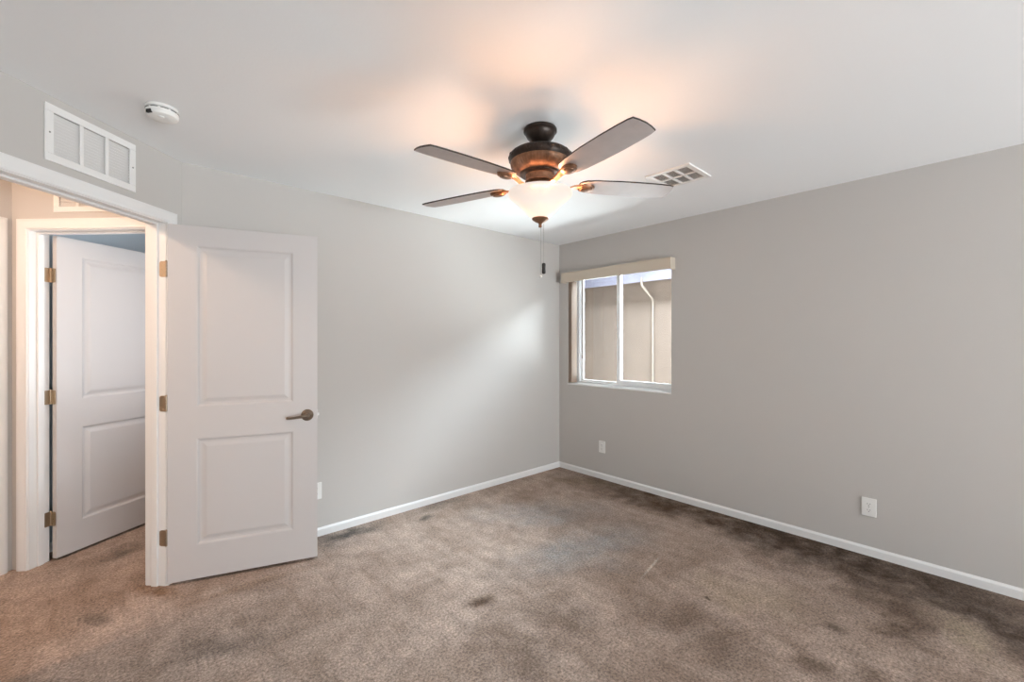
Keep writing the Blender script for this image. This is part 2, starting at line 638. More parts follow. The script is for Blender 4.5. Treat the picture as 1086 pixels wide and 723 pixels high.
add_box(bm, 0.005, WT, 0, 0.114, V_R - 0.018, CEIL)
bmesh.ops.remove_doubles(bm, verts=bm.verts, dist=1e-5)
struct('wall_hall_end', bm, M['hallwall'], 'hall end wall around the far room doorway', 'wall', FRAME_C)
bm = B()
add_box(bm, -2.6, V_E, 0, 0.005, V_E + WT, CEIL)
struct('wall_hall_side', bm, M['hallwall'], 'hall side wall at the left edge of the view', 'wall', FRAME_C)
bm = B()
add_box(bm, -2.7, -0.4, 0, -2.6, V_E + WT, CEIL)
add_box(bm, -2.6, 0.0, 0, -1.26, WT, CEIL)
struct('wall_hall_near', bm, M['hallwall'], 'hall walls out of view nearer the camera', 'wall', FRAME_C)
# far room walls
bm = B()
add_box(bm, 0.114, 1.10, 0, 1.08, 1.2, CEIL)
struct('wall_far_room_side', bm, M['bluewall'], 'blue grey wall of the far room seen past the door hinges', 'wall', FRAME_C)
bm = B()
add_box(bm, 0.98, 0.06, 0, 1.08, 1.10, CEIL)
for (u0, u1, z0, z1) in ((0.114, 0.30, 0, CEIL), (0.85, 0.98, 0, CEIL), (0.30, 0.85, 0, 0.9), (0.30, 0.85, 2.3, CEIL)):  # opening cut to let the added fill lamp through
    add_box(bm, u0, 0.06, z0, u1, 0.13, z1)
bmesh.ops.remove_doubles(bm, verts=bm.verts, dist=1e-5)
struct('wall_far_room_end', bm, M['hallwall'], 'pale grey wall of the far room above its open door', 'wall', FRAME_C)
bm = B()
BBP = [(0, 0), (0.013, 0), (0.013, 0.044), (0.010, 0.050), (0.006, 0.054), (0.004, 0.058), (0, 0.058)]
add_prism(bm, BBP, (0.115, 1.10, 0), (0.98, 1.10, 0), (0, -1, 0))
struct('baseboard_far_room', bm, M['trim'], 'white baseboard in the far room along the blue grey wall', 'baseboard', FRAME_C)

bm = B()
add_prism(bm, BBP, (P0.x, Y0, 0), (X0, Y0, 0), (0, -1, 0))
struct('baseboard_back', bm, M['trim'], 'white baseboard along the back wall beside the open door', 'baseboard')
bm = B()
add_prism(bm, BBP, (X0, YF, 0), (X0, Y0, 0), (-1, 0, 0))
struct('baseboard_right', bm, M['trim'], 'white baseboard along the wall under the window', 'baseboard')

# ------------------------------------------------------------------ doorway casings and jambs
CASE = [(0.004, 0), (0.004, 0.009), (0.010, 0.012), (0.018, 0.010), (0.026, 0.013), (0.046, 0.017), (0.058, 0.017), (0.066, 0.013), (0.068, 0)]


def add_casing(bm, a0, a1, top, wall_off, sgn, axis):
    """three-sided mitred casing. opening runs a0..a1 along axis ('u' or 'v'); sgn = direction out of the wall"""
    rows = []
    for (o_, t) in CASE:
        path = [(a0 - o_, 0.0), (a0 - o_, top + o_), (a1 + o_, top + o_), (a1 + o_, 0.0)]
        off = wall_off + sgn * t
        rows.append([bm.verts.new((a, off, z) if axis == 'u' else (off, a, z)) for a, z in path])
    for r0, r1 in zip(rows, rows[1:]):
        for i in range(3):
            bm.faces.new((r0[i], r0[i + 1], r1[i + 1], r1[i]))
    for i in (0, 3):
        bm.faces.new([r[i] for r in rows])


def add_jamb(bm, a0, a1, b0, b1, top, axis, t=0.018):
    for (x0, x1, z0, z1) in ((a0 - t, a0, 0, top + t), (a1, a1 + t, 0, top + t), (a0, a1, top, top + t)):
        if axis == 'u':
            add_box(bm, x0, b0, z0, x1, b1, z1)
        else:
            add_box(bm, b0, x0, z0, b1, x1, z1)


def add_stop(bm, a0, a1, b0, b1, top, axis, t=0.011):
    for (x0, x1, z0, z1) in ((a0, a0 + t, 0, top - t), (a1 - t, a1, 0, top - t), (a0, a1, top - t, top)):
        if axis == 'u':
            add_box(bm, x0, b0, z0, x1, b1, z1, 0.002)
        else:
            add_box(bm, b0, x0, z0, b1, x1, z1, 0.002)


bm = B()
add_jamb(bm, U_N, U_J, -0.001, WT + 0.001, OP_H, 'u')
t1 = struct('trim_1', bm, M['trim'], 'white doorway frame in the angled wall', 'door frame', FRAME_C)
bm = B(); add_casing(bm, U_N, U_J, OP_H, 0.0, -1, 'u'); obj('casing', bm, M['trim'], t1, 30)
bm = B(); add_casing(bm, U_N, U_J, OP_H, WT, 1, 'u'); obj('casing', bm, M['trim'], t1, 30)
bm = B(); add_stop(bm, U_N, U_J, 0.042, 0.077, OP_H, 'u'); obj('door_stop', bm, M['trim'], t1)

bm = B()
add_jamb(bm, V_R, V_L, 0.004, 0.115, OP_H, 'v')
t2 = struct('trim_2', bm, M['trim'], 'white doorway frame at the end of the hall', 'door frame', FRAME_C)
bm = B(); add_casing(bm, V_R, V_L, OP_H, 0.005, -1, 'v'); obj('casing', bm, M['trim'], t2, 30)
bm = B(); add_stop(bm, V_R, V_L, 0.046, 0.080, OP_H, 'v'); obj('door_stop', bm, M['trim'], t2)

# casing of a third doorway on the hall side wall
bm = B()
rows = []
for (o_, t) in CASE:
    path = [(-0.092 + o_ - 0.0, 0.0), (-0.092 + o_, OP_H + o_), (-0.95 - o_, OP_H + o_), (-0.95 - o_, 0)]
    rows.append([bm.verts.new((a, V_E - t, z)) for a, z in path])
for r0, r1 in zip(rows, rows[1:]):
    for i in range(3):
        bm.faces.new((r0[i], r0[i + 1], r1[i + 1], r1[i]))
struct('trim_3', bm, M['trim'], 'white door casing at the left edge of the photo', 'door frame', FRAME_C, 30)

# ------------------------------------------------------------------ doors
LEAF_H, LEAF_T = 2.03, 0.035


def add_leaf(bm, W):
    """two raised panels on both faces; x = width from the hinge, y = 0 .. LEAF_T, z up"""
    sx = 0.136
    xs = [0, sx, W - sx, W]
    zs = [0, 0.192, 0.806, 0.988, 1.919, LEAF_H]
    for side in (0, 1):
        y = 0.0 if side == 0 else LEAF_T
        inn = 1 if side == 0 else -1
        g = {}

        def V(x, yy, z):
            k = (round(x, 5), round(yy, 5), round(z, 5))
            if k not in g:
                g[k] = bm.verts.new(k)
            return g[k]
        for i in range(3):
            for j in range(5):
                x0, x1, z0, z1 = xs[i], xs[i + 1], zs[j], zs[j + 1]
                if i == 1 and j in (1, 3):
                    prev = None
                    for ins, dep in ((0, 0), (0.006, 0.002), (0.013, 0.0085), (0.022, 0.0095), (0.030, 0.0085), (0.048, 0.003), (0.054, 0.0025)):
                        ring = [V(x0 + ins, y + inn * dep, z0 + ins), V(x1 - ins, y + inn * dep, z0 + ins), V(x1 - ins, y + inn * dep, z1 - ins), V(x0 + ins, y + inn * dep, z1 - ins)]
                        if prev:
                            for k in range(4):
                                bm.faces.new((prev[k], prev[(k + 1) % 4], ring[(k + 1) % 4], ring[k]))
                        prev = ring
                    bm.faces.new(prev)
                else:
                    bm.faces.new((V(x0, y, z0), V(x1, y, z0), V(x1, y, z1), V(x0, y, z1)))
    for (x0, x1, a) in ((0, W, 'z'), (0, W, 'Z'), (0, 0, 'x'), (W, W, 'x')):
        if a == 'x':
            q = [(x0, 0, 0), (x0, LEAF_T, 0), (x0, LEAF_T, LEAF_H), (x0, 0, LEAF_H)]
        else:
            z = 0 if a == 'z' else LEAF_H
            q = [(0, 0, z), (W, 0, z), (W, LEAF_T, z), (0, LEAF_T, z)]
        bm.faces.new([bm.verts.new(p) for p in q])


def rounded_plate(bm, w_, h_, t, r=0.012, mtx=None):
    pts = []
    for cx_, cz_, a0 in ((w_ - r, h_ / 2 - r, 0), (0, h_ / 2, None), (0, -h_ / 2, None), (w_ - r, -h_ / 2 + r, -90)):
        if a0 is None:
            pts.append((cx_, cz_))
        else:
            for k in range(6):
                a = math.radians(a0 + 90 * k / 5)
                pts.append((cx_ + r * math.cos(a), cz_ + r * math.sin(a)))
    a = [bm.verts.new((x, -t / 2, z)) for x, z in pts]
    b = [bm.verts.new((x, t / 2, z)) for x, z in pts]
    k = len(pts)
    for i in range(k):
        bm.faces.new((a[i], a[(i + 1) % k], b[(i + 1) % k], b[i]))
    bm.faces.new(a)
    bm.faces.new(b)
    if mtx is not None:
        bmesh.ops.transform(bm, matrix=mtx, verts=a + b)


def hinge_bm(pin, z, dir_jamb, dir_leaf):
    """pin (x, y) local; two rounded leaves lying along the given directions"""
    bm = B()
    for k in range(5):
        zz = -0.045 + k * 0.018
        add_lathe(bm, [(0.0055, zz + 0.0005), (0.006, zz + 0.001), (0.006, zz + 0.017), (0.0055, zz + 0.0175)], 14, None, (pin[0], pin[1], z))
    add_lathe(bm, [(0.0, 0.050), (0.004, 0.048), (0.0055, 0.045)], 14, None, (pin[0], pin[1], z))
    for d in (dir_jamb, dir_leaf):
        a = math.atan2(d[1], d[0])
        mt = Matrix.Translation((pin[0], pin[1], z)) @ Matrix.Rotation(a, 4, 'Z')
        rounded_plate(bm, 0.039, 0.089, 0.0032, 0.012, mt)
        for zz in (-0.03, 0.0, 0.03):
            for yy in (-0.0024, 0.0024):
                add_lathe(bm, [(0.0036, -0.0006), (0.0030, 0.0006)], 10, Matrix.Rotation(PI / 2, 4, 'X'), mt @ Vector((0.018 + (0.006 if zz == 0 else 0), yy, zz)))
    return bm


# door 1: the open door of this room. Frame: x along the leaf, y towards the back wall
D1_A = cam_pt(-1.941, 2.443)
D1_B = cam_pt(-1.238, 2.759)
dx = (D1_B - D1_A)
W1 = dx.length
ang1 = math.atan2(dx.y, dx.x)
F1 = Matrix.Translation((D1_A.x, D1_A.y, 0.016)) @ Matrix.Rotation(ang1, 4, 'Z')
bm = B()
add_leaf(bm, W1)
bmesh.ops.remove_doubles(bm, verts=bm.verts, dist=1e-5)
d1 = struct('door_1', bm, M['door'], 'white two panel door standing open against the back wall', 'door', F1)
F1i = F1.inverted()


def to1(p):
    return F1i @ p


pin_w = uv(U_J - 0.001, -0.006)
pin_l = to1(pin_w)
jd = (F1i.to_3x3() @ (uv(0, 1) - uv(0, 0))).normalized()
for z in (1.79, 1.03, 0.27):
    bm = hinge_bm((pin_l.x - 0.001, pin_l.y), z - 0.016, (jd.x, jd.y), (0.12, 1))
    h = obj('hinge', bm, M['hinge'], d1, 40)


def lever_handle(parent, x, z, sgn, d):
    """rosette and lever on the face y (sgn -1: front y=0, +1: back), lever pointing along d (-1/+1 in x)"""
    y = 0.0 if sgn < 0 else LEAF_T
    ax = Matrix.Rotation(PI / 2, 4, 'X') if sgn < 0 else Matrix.Rotation(-PI / 2, 4, 'X')
    bm = B()
    add_lathe(bm, [(0.036, 0), (0.036, 0.004), (0.033, 0.008), (0.027, 0.011), (0.018, 0.014), (0.0135, 0.02), (0.0125, 0.03), (0, 0.03)], 32, ax, (x, y, z))
    r = obj('rosette', bm, M['nickel'], parent, 35)
    bm = B()
    yy = y + sgn * 0.040
    pts = [(x, y + sgn * 0.026, z), (x, y + sgn * 0.036, z), (x + d * 0.006, yy + sgn * 0.004, z), (x + d * 0.022, yy + sgn * 0.006, z - 0.001),
           (x + d * 0.045, yy + sgn * 0.005, z - 0.004), (x + d * 0.075, yy + sgn * 0.003, z - 0.008), (x + d * 0.10, yy, z - 0.009), (x + d * 0.112, yy - sgn * 0.003, z - 0.008), (x + d * 0.117, yy - sgn * 0.004, z - 0.0075)]
    add_tube(bm, pts, [0.012, 0.0125, 0.0125, 0.011, 0.0085, 0.0078, 0.0085, 0.0085, 0.005], 14)
    obj('lever', bm, M['nickel'], r, 50)


lever_handle(d1, W1 - 0.058, 0.902, -1, -1)
lever_handle(d1, W1 - 0.058, 0.902, 1, -1)
bm = B()
add_box(bm, W1 - 0.001, 0.006, 0.902 - 0.028, W1 + 0.0015, 0.029, 0.902 + 0.028, 0.0008)
add_box(bm, W1, 0.010, 0.902 - 0.008, W1 + 0.011, 0.024, 0.902 + 0.008, 0.002)
obj('latch', bm, M['trim'], d1)  # white paint stands in for the glint on the metal bolt

# door 2: door of the far room, opened away from the hall
HP = uv(0.119, V_L - 0.004)
SW = math.radians(8.2)
a2 = A45 - SW
F2 = Matrix.Translation((HP.x, HP.y, 0.016)) @ Matrix.Rotation(a2, 4, 'Z')
bm = B()
add_leaf(bm, 0.755)
bmesh.ops.transform(bm, matrix=Matrix.Translation((0.005, -LEAF_T - 0.008, 0)), verts=bm.verts)
bmesh.ops.remove_doubles(bm, verts=bm.verts, dist=1e-5)
d2 = struct('door_2', bm, M['door'], 'white two panel door across the hall opened into the far room', 'door', F2)
jv = (F2.inverted().to_3x3() @ (uv(-1, 0) - uv(0, 0))).normalized()
for z in (1.797, 1.03, 0.265):
    obj('hinge', hinge_bm((0.0, 0.0), z - 0.016, (jv.x, jv.y), (0.02, -1)), M['hinge'], d2, 40)

# ------------------------------------------------------------------ window
wl = thing('window_1', 'white vinyl sliding window in the right wall', 'window', Matrix.Translation((XR, (WIN_Y0 + WIN_Y1) / 2, WIN_Z0)), None, 'structure')
WI = wl.matrix_world.inverted()
YM = 2.555


def wbox(bm, x0, y0, z0, x1, y1, z1, bev=0.003):
    add_box(bm, x0, y0, z0, x1, y1, z1, bev, WI)


def ring(bm, x0, x1, y0, y1, z0, z1, wy, wz0, wz1, bev=0.003):
    wbox(bm, x0, y0, z0, x1, y0 + wy, z1, bev)
    wbox(bm, x0, y1 - wy, z0, x1, y1, z1, bev)
    wbox(bm, x0, y0 + wy, z0, x1, y1 - wy, z0 + wz0, bev)
    wbox(bm, x0, y0 + wy, z1 - wz1, x1, y1 - wy, z1, bev)


bm = B(); ring(bm, XR, XR + 0.062, WIN_Y0, WIN_Y1, WIN_Z0, WIN_Z1, 0.034, 0.028, 0.034); obj('window_frame', bm, M['vinyl'], wl)
bm = B(); ring(bm, XR + 0.006, XR + 0.030, WIN_Y0 + 0.034, YM + 0.022, WIN_Z0 + 0.028, WIN_Z1 - 0.034, 0.038, 0.042, 0.034)
sash = obj('sliding_sash', bm, M['vinyl'], wl)
bm = B(); wbox(bm, XR + 0.016, WIN_Y0 + 0.07, WIN_Z0 + 0.068, XR + 0.020, YM - 0.014, WIN_Z1 - 0.066, 0); obj('pane', bm, M['glass'], sash)
bm = B(); ring(bm, XR + 0.034, XR + 0.058, YM - 0.018, WIN_Y1 - 0.034, WIN_Z0 + 0.028, WIN_Z1 - 0.034, 0.026, 0.016, 0.03)
fs = obj('fixed_sash', bm, M['vinyl'], wl)
bm = B(); wbox(bm, XR + 0.044, YM + 0.006, WIN_Z0 + 0.042, XR + 0.048, WIN_Y1 - 0.058, WIN_Z1 - 0.062, 0); obj('pane', bm, M['glass'], fs)
bm = B(); wbox(bm, XR + 0.0, YM - 0.012, 1.42, XR + 0.008, YM + 0.004, 1.50, 0.002); obj('latch', bm, M['vinyl'], wl)
# painted white sill board in the recess
bm = B(); add_box(bm, X0 - 0.004, WIN_Y0 + 0.001, WIN_Z0, XR + 0.002, WIN_Y1 - 0.001, WIN_Z0 + 0.012, 0.002)
struct('trim_4', bm, M['trim'], 'white sill in the window recess', 'window sill')

# unseen window added behind the camera to let fill light in
wf = thing('added_window', 'unseen window opening added behind the camera to let fill light in', 'window', Matrix.Translation(((FW_X0 + FW_X1) / 2, YF - 0.05, FW_Z0)), None, 'structure')
bm = B()
hw, hh = (FW_X1 - FW_X0) / 2, FW_Z1 - FW_Z0
for b_ in ((-hw, -.03, 0, -hw + .04, .03, hh), (hw - .04, -.03, 0, hw, .03, hh), (-hw + .04, -.03, 0, hw - .04, .03, .04), (-hw + .04, -.03, hh - .04, hw - .04, .03, hh)):
    add_box(bm, *b_, 0.003)
obj('window_frame', bm, M['vinyl'], wf)

# ------------------------------------------------------------------ vertical blind
vb = thing('vertical_blind', 'beige vertical blind with valance and tan vanes stacked at the left of the window', 'blind', Matrix.Translation((X0, 2.48, 2.0)))
bm = B()
VY0, VY1 = 1.862 - 2.48, 3.112 - 2.48
add_box(bm, -0.082, VY0, 0.006, -0.076, VY1, 0.106, 0.002)
add_box(bm, -0.076, VY0, 0.006, -0.001, VY0 + 0.006, 0.106, 0.0015)
add_box(bm, -0.076, VY1 - 0.006, 0.006, -0.001, VY1, 0.106, 0.0015)
add_box(bm, -0.082, VY0, 0.106, -0.001, VY1, 0.110, 0.001)
obj('valance', bm, M['blind'], vb)
bm = B(); add_box(bm, -0.06, VY0 + 0.012, 0.055, -0.022, VY1 - 0.012, 0.095, 0.003); obj('headrail', bm, M['vinyl'], vb)
for k in range(7):
    y = 3.086 - 2.48 - 0.0065 * k
    bm = B()
    n_ = 8
    fr_, bk_ = [], []
    for i in range(n_ + 1):
        s = i / n_
        xx = 0.012 + 0.088 * s
        yy = y - 0.004 * math.sin(PI * s)
        fr_.append((xx, yy - 0.0008)); bk_.append((xx, yy + 0.0008))
    add_poly_slab(bm, fr_ + bk_[::-1], -1.062, 0.028)
    obj('vane', bm, M['vane'], vb, 40)
bm = B()
add_tube(bm, [(0.02, 2.905 - 2.48, 0.03), (0.02, 2.905 - 2.48, -0.76)], 0.0032, 8)
add_tube(bm, [(0.02, 2.905 - 2.48, -0.76), (0.02, 2.905 - 2.48, -0.79), (0.02, 2.905 - 2.48, -0.80)], [0.005, 0.006, 0.004], 8)
obj('wand', bm, M['nickel'], vb, 50)

# ------------------------------------------------------------------ outlets


def outlet_master(mtx, label):
    o = thing('wall_outlet', label, 'outlet', mtx, 'electrical outlets on the walls')
    # local: x = out of the wall, y = sideways, z up, origin at plate centre
    bm = B()
    add_box(bm, 0.0, -0.038, -0.059, 0.0065, 0.038, 0.059, 0.003)
    obj('cover_plate', bm, M['plastic'], o)
    for s in (-1, 1):
        bm = B()
        pts = []
        for k in range(24):
            a = 2 * PI * k / 24
            pts.append((max(-0.0165, min(0.0165, 0.0185 * math.cos(a))), max(-0.0145, min(0.0145, 0.0175 * math.sin(a)))))
        fa = [bm.verts.new((0.0045, y_, z_ + s * 0.0195)) for y_, z_ in pts]
        fb = [bm.verts.new((0.0082, y_ * .97, z_ * .97 + s * 0.0195)) for y_, z_ in pts]
        for i in range(24):
            bm.faces.new((fa[i], fa[(i + 1) % 24], fb[(i + 1) % 24], fb[i]))
        bm.faces.new(fb)
        r = obj('receptacle', bm, M['plastic'], o)
        bm = B()
        zc = s * 0.0195
        add_box(bm, 0.0078, -0.0075, zc - 0.002, 0.0085, -0.0055, zc + 0.007)
        add_box(bm, 0.0078, 0.0055, zc - 0.001, 0.0085, 0.0075, zc + 0.006)
        add_lathe(bm, [(0.0026, 0.0078), (0.0026, 0.0085)], 12, Matrix.Rotation(PI / 2, 4, 'Y'), (0, 0, zc - 0.008))
        obj('slot', bm, M['dark'], r)
    bm = B()
    add_lathe(bm, [(0.0032, 0.006), (0.0028, 0.0078), (0, 0.0078)], 14, Matrix.Rotation(PI / 2, 4, 'Y'))
    obj('screw', bm, M['chain'], o)
    return o


RW = Matrix.Rotation(PI, 4, 'Z')
o1 = outlet_master(Matrix.Translation((X0, 0.543, 0.3125)) @ RW, 'white duplex outlet low on the right wall, nearest the camera')
copy_tree(o1, Matrix.Translation((X0, 2.636, 0.321)) @ RW, 'white outlet plate low on the wall below the window, near the corner')
copy_tree(o1, Matrix.Translation((1.020, Y0, 0.3205)) @ Matrix.Rotation(-PI / 2, 4, 'Z'), 'white outlet on the back wall, half hidden by the open door edge')

# ------------------------------------------------------------------ air grilles


def air_grille(mtx, label, fill):
    """local: x sideways (0..W), y out of the wall towards -y, z up"""
    W_, H_ = 0.418, 0.246
    o = thing('air_grille', label, 'air grille', mtx, 'white louvred return air grilles')
    bm = B()
    bw = 0.033
    for b_ in ((0, -.008, 0, W_, 0, bw), (0, -.008, H_ - bw, W_, 0, H_), (0, -.008, bw, bw, 0, H_ - bw), (W_ - bw, -.008, bw, W_, 0, H_ - bw)):
        add_box(bm, *b_, 0.002)
    for k in (1, 2):
        x = bw + (W_ - 2 * bw) * k / 3
        add_box(bm, x - .008, -.007, bw, x + .008, -0.001, H_ - bw, 0.0015)
    obj('frame', bm, M['grille'], o)
    bm = B()
    nsl = 13
    for k in range(nsl):
        z = bw + (H_ - 2 * bw) * (k + .5) / nsl
        mt = Matrix.Translation((0, 0.004, z)) @ Matrix.Rotation(math.radians(-42), 4, 'X')
        add_box(bm, bw - .006, -.0066, -.0008, W_ - bw + .006, .0066, .0008, 0, mt)
    obj('louvres', bm, M['grille'], o)
    bm = B()
    add_box(bm, bw * .82, 0.022, bw * .82, W_ - bw * .82, 0.026, H_ - bw * .82)
    obj('backing', bm, fill, o)
    for x in (bw / 2, W_ - bw / 2):
        bm = B()
        add_lathe(bm, [(0.004, 0), (0.003, 0.002), (0, 0.002)], 12, Matrix.Rotation(PI / 2, 4, 'X'), (x, -.008, H_ / 2))
        obj('screw', bm, M['chain'], o, 40)
    return o


g1 = air_grille(FRAME_C @ Matrix.Translation((-0.722, -0.0005, 2.157)), 'white return air grille on the angled wall above the doorway', M['filter'])
g2 = air_grille(FRAME_C @ Matrix.Translation((0.005 - 0.0005, 0.803, 2.157)) @ Matrix.Rotation(-PI / 2, 4, 'Z'), 'white grille above the far room doorway, partly behind the door head', M['filter'])

# ceiling register
cv = thing('ceiling_vent', 'white square ceiling register beside the fan blade tip', 'air vent', Matrix.Translation((2.645, 1.354, CEIL)))
bm = B()
cw, ch_ = 0.150, 0.147
bw = 0.032
T_ = 0.010
for b_ in ((-cw, -ch_, -T_, cw, -ch_ + bw, 0), (-cw, ch_ - bw, -T_, cw, ch_, 0), (-cw, -ch_ + bw, -T_, -cw + bw, ch_ - bw, 0), (cw - bw, -ch_ + bw, -T_, cw, ch_ - bw, 0)):
    add_box(bm, *b_, 0.003)
iy0, iy1 = -ch_ + bw, ch_ - bw
for k in (1, 2):
    y = iy0 + (iy1 - iy0) * k / 3
    add_box(bm, -cw + bw, y - .008, -T_, cw - bw, y + .008, -0.001, 0.001)
add_box(bm, -.008, iy0, -T_, .008, iy1, -0.001, 0.001)
obj('frame', bm, M['grille'], cv)
bm = B()
for cx_ in (-1, 1):
    for k in range(9):
        x = cx_ * (0.008 + (cw - bw - 0.008) * (k + .5) / 9)
        mt = Matrix.Translation((x, 0, -0.0055)) @ Matrix.Rotation(math.radians(-32), 4, 'Y')
        add_box(bm, -.0036, iy0, -.0006, .0036, iy1, .0006, 0, mt)
obj('louvres', bm, M['grille'], cv)
bm = B()
add_box(bm, -cw + bw * .7, -ch_ + bw * .7, -0.0012, cw - bw * .7, ch_ - bw * .7, -0.0004)
obj('backing', bm, M['duct'], cv)

# smoke detector
SM_A = -12
sd = thing('smoke_detector', 'round white smoke detector on the ceiling near the return grille', 'smoke detector', Matrix.Translation((0.135, 2.528, CEIL)) @ Matrix.Rotation(YAW + PI, 4, 'Z'))
bm = B(); add_lathe(bm, [(0.0, 0), (0.060, 0), (0.062, -.003), (0.062, -.012), (0.058, -.014), (0, -.014)], 48); obj('mounting_base', bm, M['plastic'], sd, 35)
bm = B(); add_lathe(bm, [(0.0, -.014), (0.055, -.014), (0.055, -.019), (0.061, -.020), (0.061, -.032), (0.057, -.042), (0.046, -.049), (0.02, -.051), (0, -.051)], 48); obj('cover', bm, M['plastic'], sd, 35)
bm = B()
for k in range(10):
    a = 2 * PI * k / 10
    for j in range(5):
        aa = a + math.radians(5.2 * j)
        add_box(bm, 0.0590, -.003, -.0202, 0.0615, .003, -.0176, 0, Matrix.Rotation(aa, 4, 'Z'))
obj('vent_slots', bm, M['dark'], sd)
bm = B(); add_box(bm, 0.0505, -.015, -.0455, 0.0612, .011, -.0315, 0.001, Matrix.Rotation(math.radians(SM_A), 4, 'Z')); obj('label_window', bm, M['dark'], sd)
bm = B(); add_lathe(bm, [(0.012, -.049), (0.012, -.053), (0.009, -.055), (0, -.055)], 24, None, (0.024, 0.014, 0)); obj('test_button', bm, M['plastic'], sd, 35)

# ------------------------------------------------------------------ ceiling fan
FC = cam_pt(0.141, 2.165, CEIL)
FANM = Matrix.Translation(FC)
fan = thing('ceiling_fan', 'bronze five blade ceiling fan with lit frosted bowl light', 'ceiling fan', FANM)


def zl(z):
    return z - CEIL


bm = B()
add_lathe(bm, [(0, 0), (0.080, 0), (0.083, -.004), (0.083, -.015), (0.079, -.019), (0.075, -.022), (0.073, -.030), (0.066, -.042), (0.055, -.054), (0.043, -.064), (0.031, -.071), (0.022, -.074), (0, -.074)], 56)
obj('canopy', bm, M['bronze'], fan, 40)
bm = B()
add_lathe(bm, [(0, -.070), (0.022, -.070), (0.024, -.078), (0.018, -.084), (0.015, -.096), (0.022, -.106), (0.034, -.112), (0, -.112)], 40)
obj('hanger_neck', bm, M['bronze'], fan, 40)
bm = B()
add_lathe(bm, [(0, -.106), (0.045, -.106), (0.080, -.109), (0.114, -.114), (0.140, -.122), (0.154, -.133), (0.1575, -.146), (0.156, -.158), (0.150, -.166), (0.148, -.170), (0.146, -.180), (0.136, -.198), (0.118, -.214), (0.104, -.221), (0.098, -.224), (0.098, -.230), (0.088, -.232), (0, -.232)], 72)
mh = obj('motor_housing', bm, M['bronze'], fan, 40)
bm = B()
# raised scroll ornaments round the upper band and flutes round the lower band
for k in range(18):
    a = 2 * PI * k / 18
    pts = []
    for j in range(9):
        s = j / 8
        aa = a + math.radians(16 * (s - .5))
        zz = -.1455 + 0.011 * math.sin(2 * PI * s)
        rr = 0.1572 - (0.004 if abs(zz + .1455) > .009 else 0.0)
        pts.append((rr * math.cos(aa), rr * math.sin(aa), zz))
    add_tube(bm, pts, [0.0015, .0025, .003, .0025, .0025, .0025, .003, .0025, .0015], 6)
    add_lathe(bm, [(0.006, -.002), (0.005, .002), (0, .004)], 10, Matrix.Rotation(a + math.radians(10), 4, 'Z') @ Matrix.Rotation(PI / 2, 4, 'Y'), (0.1555 * math.cos(a + math.radians(10)), 0.1555 * math.sin(a + math.radians(10)), -.146))
obj('scroll_band', bm, M['bronze'], mh, 50)
bm = B()
add_lathe(bm, [(0.1460, -.167), (0.1492, -.169), (0.1496, -.173), (0.1472, -.181), (0.1375, -.1985), (0.1195, -.2145), (0.105, -.2215), (0.100, -.2215)], 72, None, (0, 0, 0), False)
for k in range(60):
    a = 2 * PI * k / 60
    pts = [(r_ * math.cos(a), r_ * math.sin(a), z_) for r_, z_ in ((0.1485, -.175), (0.1465, -.183), (0.1368, -.199), (0.119, -.2148))]
    add_tube(bm, pts, [.0008, .0016, .0016, .0008], 6)
obj('fluted_band', bm, M['copper'], mh, 50)
bm = B()
add_lathe(bm, [(0, -.215), (0.072, -.215), (0.080, -.222), (0.080, -.228), (0.074, -.232), (0.072, -.236), (0.072, -.258), (0.076, -.262), (0.076, -.267), (0.066, -.270), (0, -.270)], 56)
for k in range(14):
    a = 2 * PI * k / 14
    add_box(bm, 0.0715, -.004, -.256, 0.0735, .004, -.240, 0.0005, Matrix.Rotation(a, 4, 'Z'))
obj('switch_housing', bm, M['copper'], fan, 40)
bm = B()
add_lathe(bm, [(0, -.270), (0.050, -.270), (0.052, -.278), (0.046, -.283), (0.060, -.288), (0.092, -.294), (0.094, -.300), (0.088, -.304), (0, -.304)], 56)
obj('light_fitter', bm, M['copper'], fan, 40)
bm = B()
add_tube(bm, [(0, 0, -.30), (0, 0, -.455)], 0.005, 10)
obj('centre_rod', bm, M['bronze'], fan, 40)

# glass bowl
RIM = -.316
outer = [(0.1585, RIM), (0.1600, RIM - .005), (0.1585, RIM - .013), (0.152, RIM - .023), (0.141, RIM - .033), (0.127, RIM - .044), (0.113, RIM - .056), (0.100, RIM - .069), (0.088, RIM - .083), (0.075, RIM - .098), (0.060, RIM - .113), (0.044, RIM - .126), (0.022, RIM - .133), (0.0, RIM - .134)]
inner = [(max(r_ - .005, 0), z_ + .004) for r_, z_ in outer[1:]][::-1]
cdir = (Vector((0, 0, CAM_H)) - Vector((FC.x, FC.y, CAM_H))).normalized()
BULB_NEAR = tuple(cdir * 0.085 + RT * 0.016 + Vector((0, 0, RIM - 0.045)))
bm = B()
add_lathe(bm, outer + inner + [(0.1535, RIM - 0.0)], 64, None, (0, 0, 0), False)
bm.verts.ensure_lookup_table()
obj('glass_bowl', bm, mat_shade(), fan, 50)
bm = B()
add_lathe(bm, [(0, RIM - .128), (0.040, RIM - .128), (0.042, RIM - .131), (0.039, RIM - .136), (0.026, RIM - .145), (0.013, RIM - .151), (0.008, RIM - .155), (0.0075, RIM - .166), (0.009, RIM - .169), (0.006, RIM - .174), (0, RIM - .175)], 36)
obj('finial', bm, M['copper'], fan, 40)


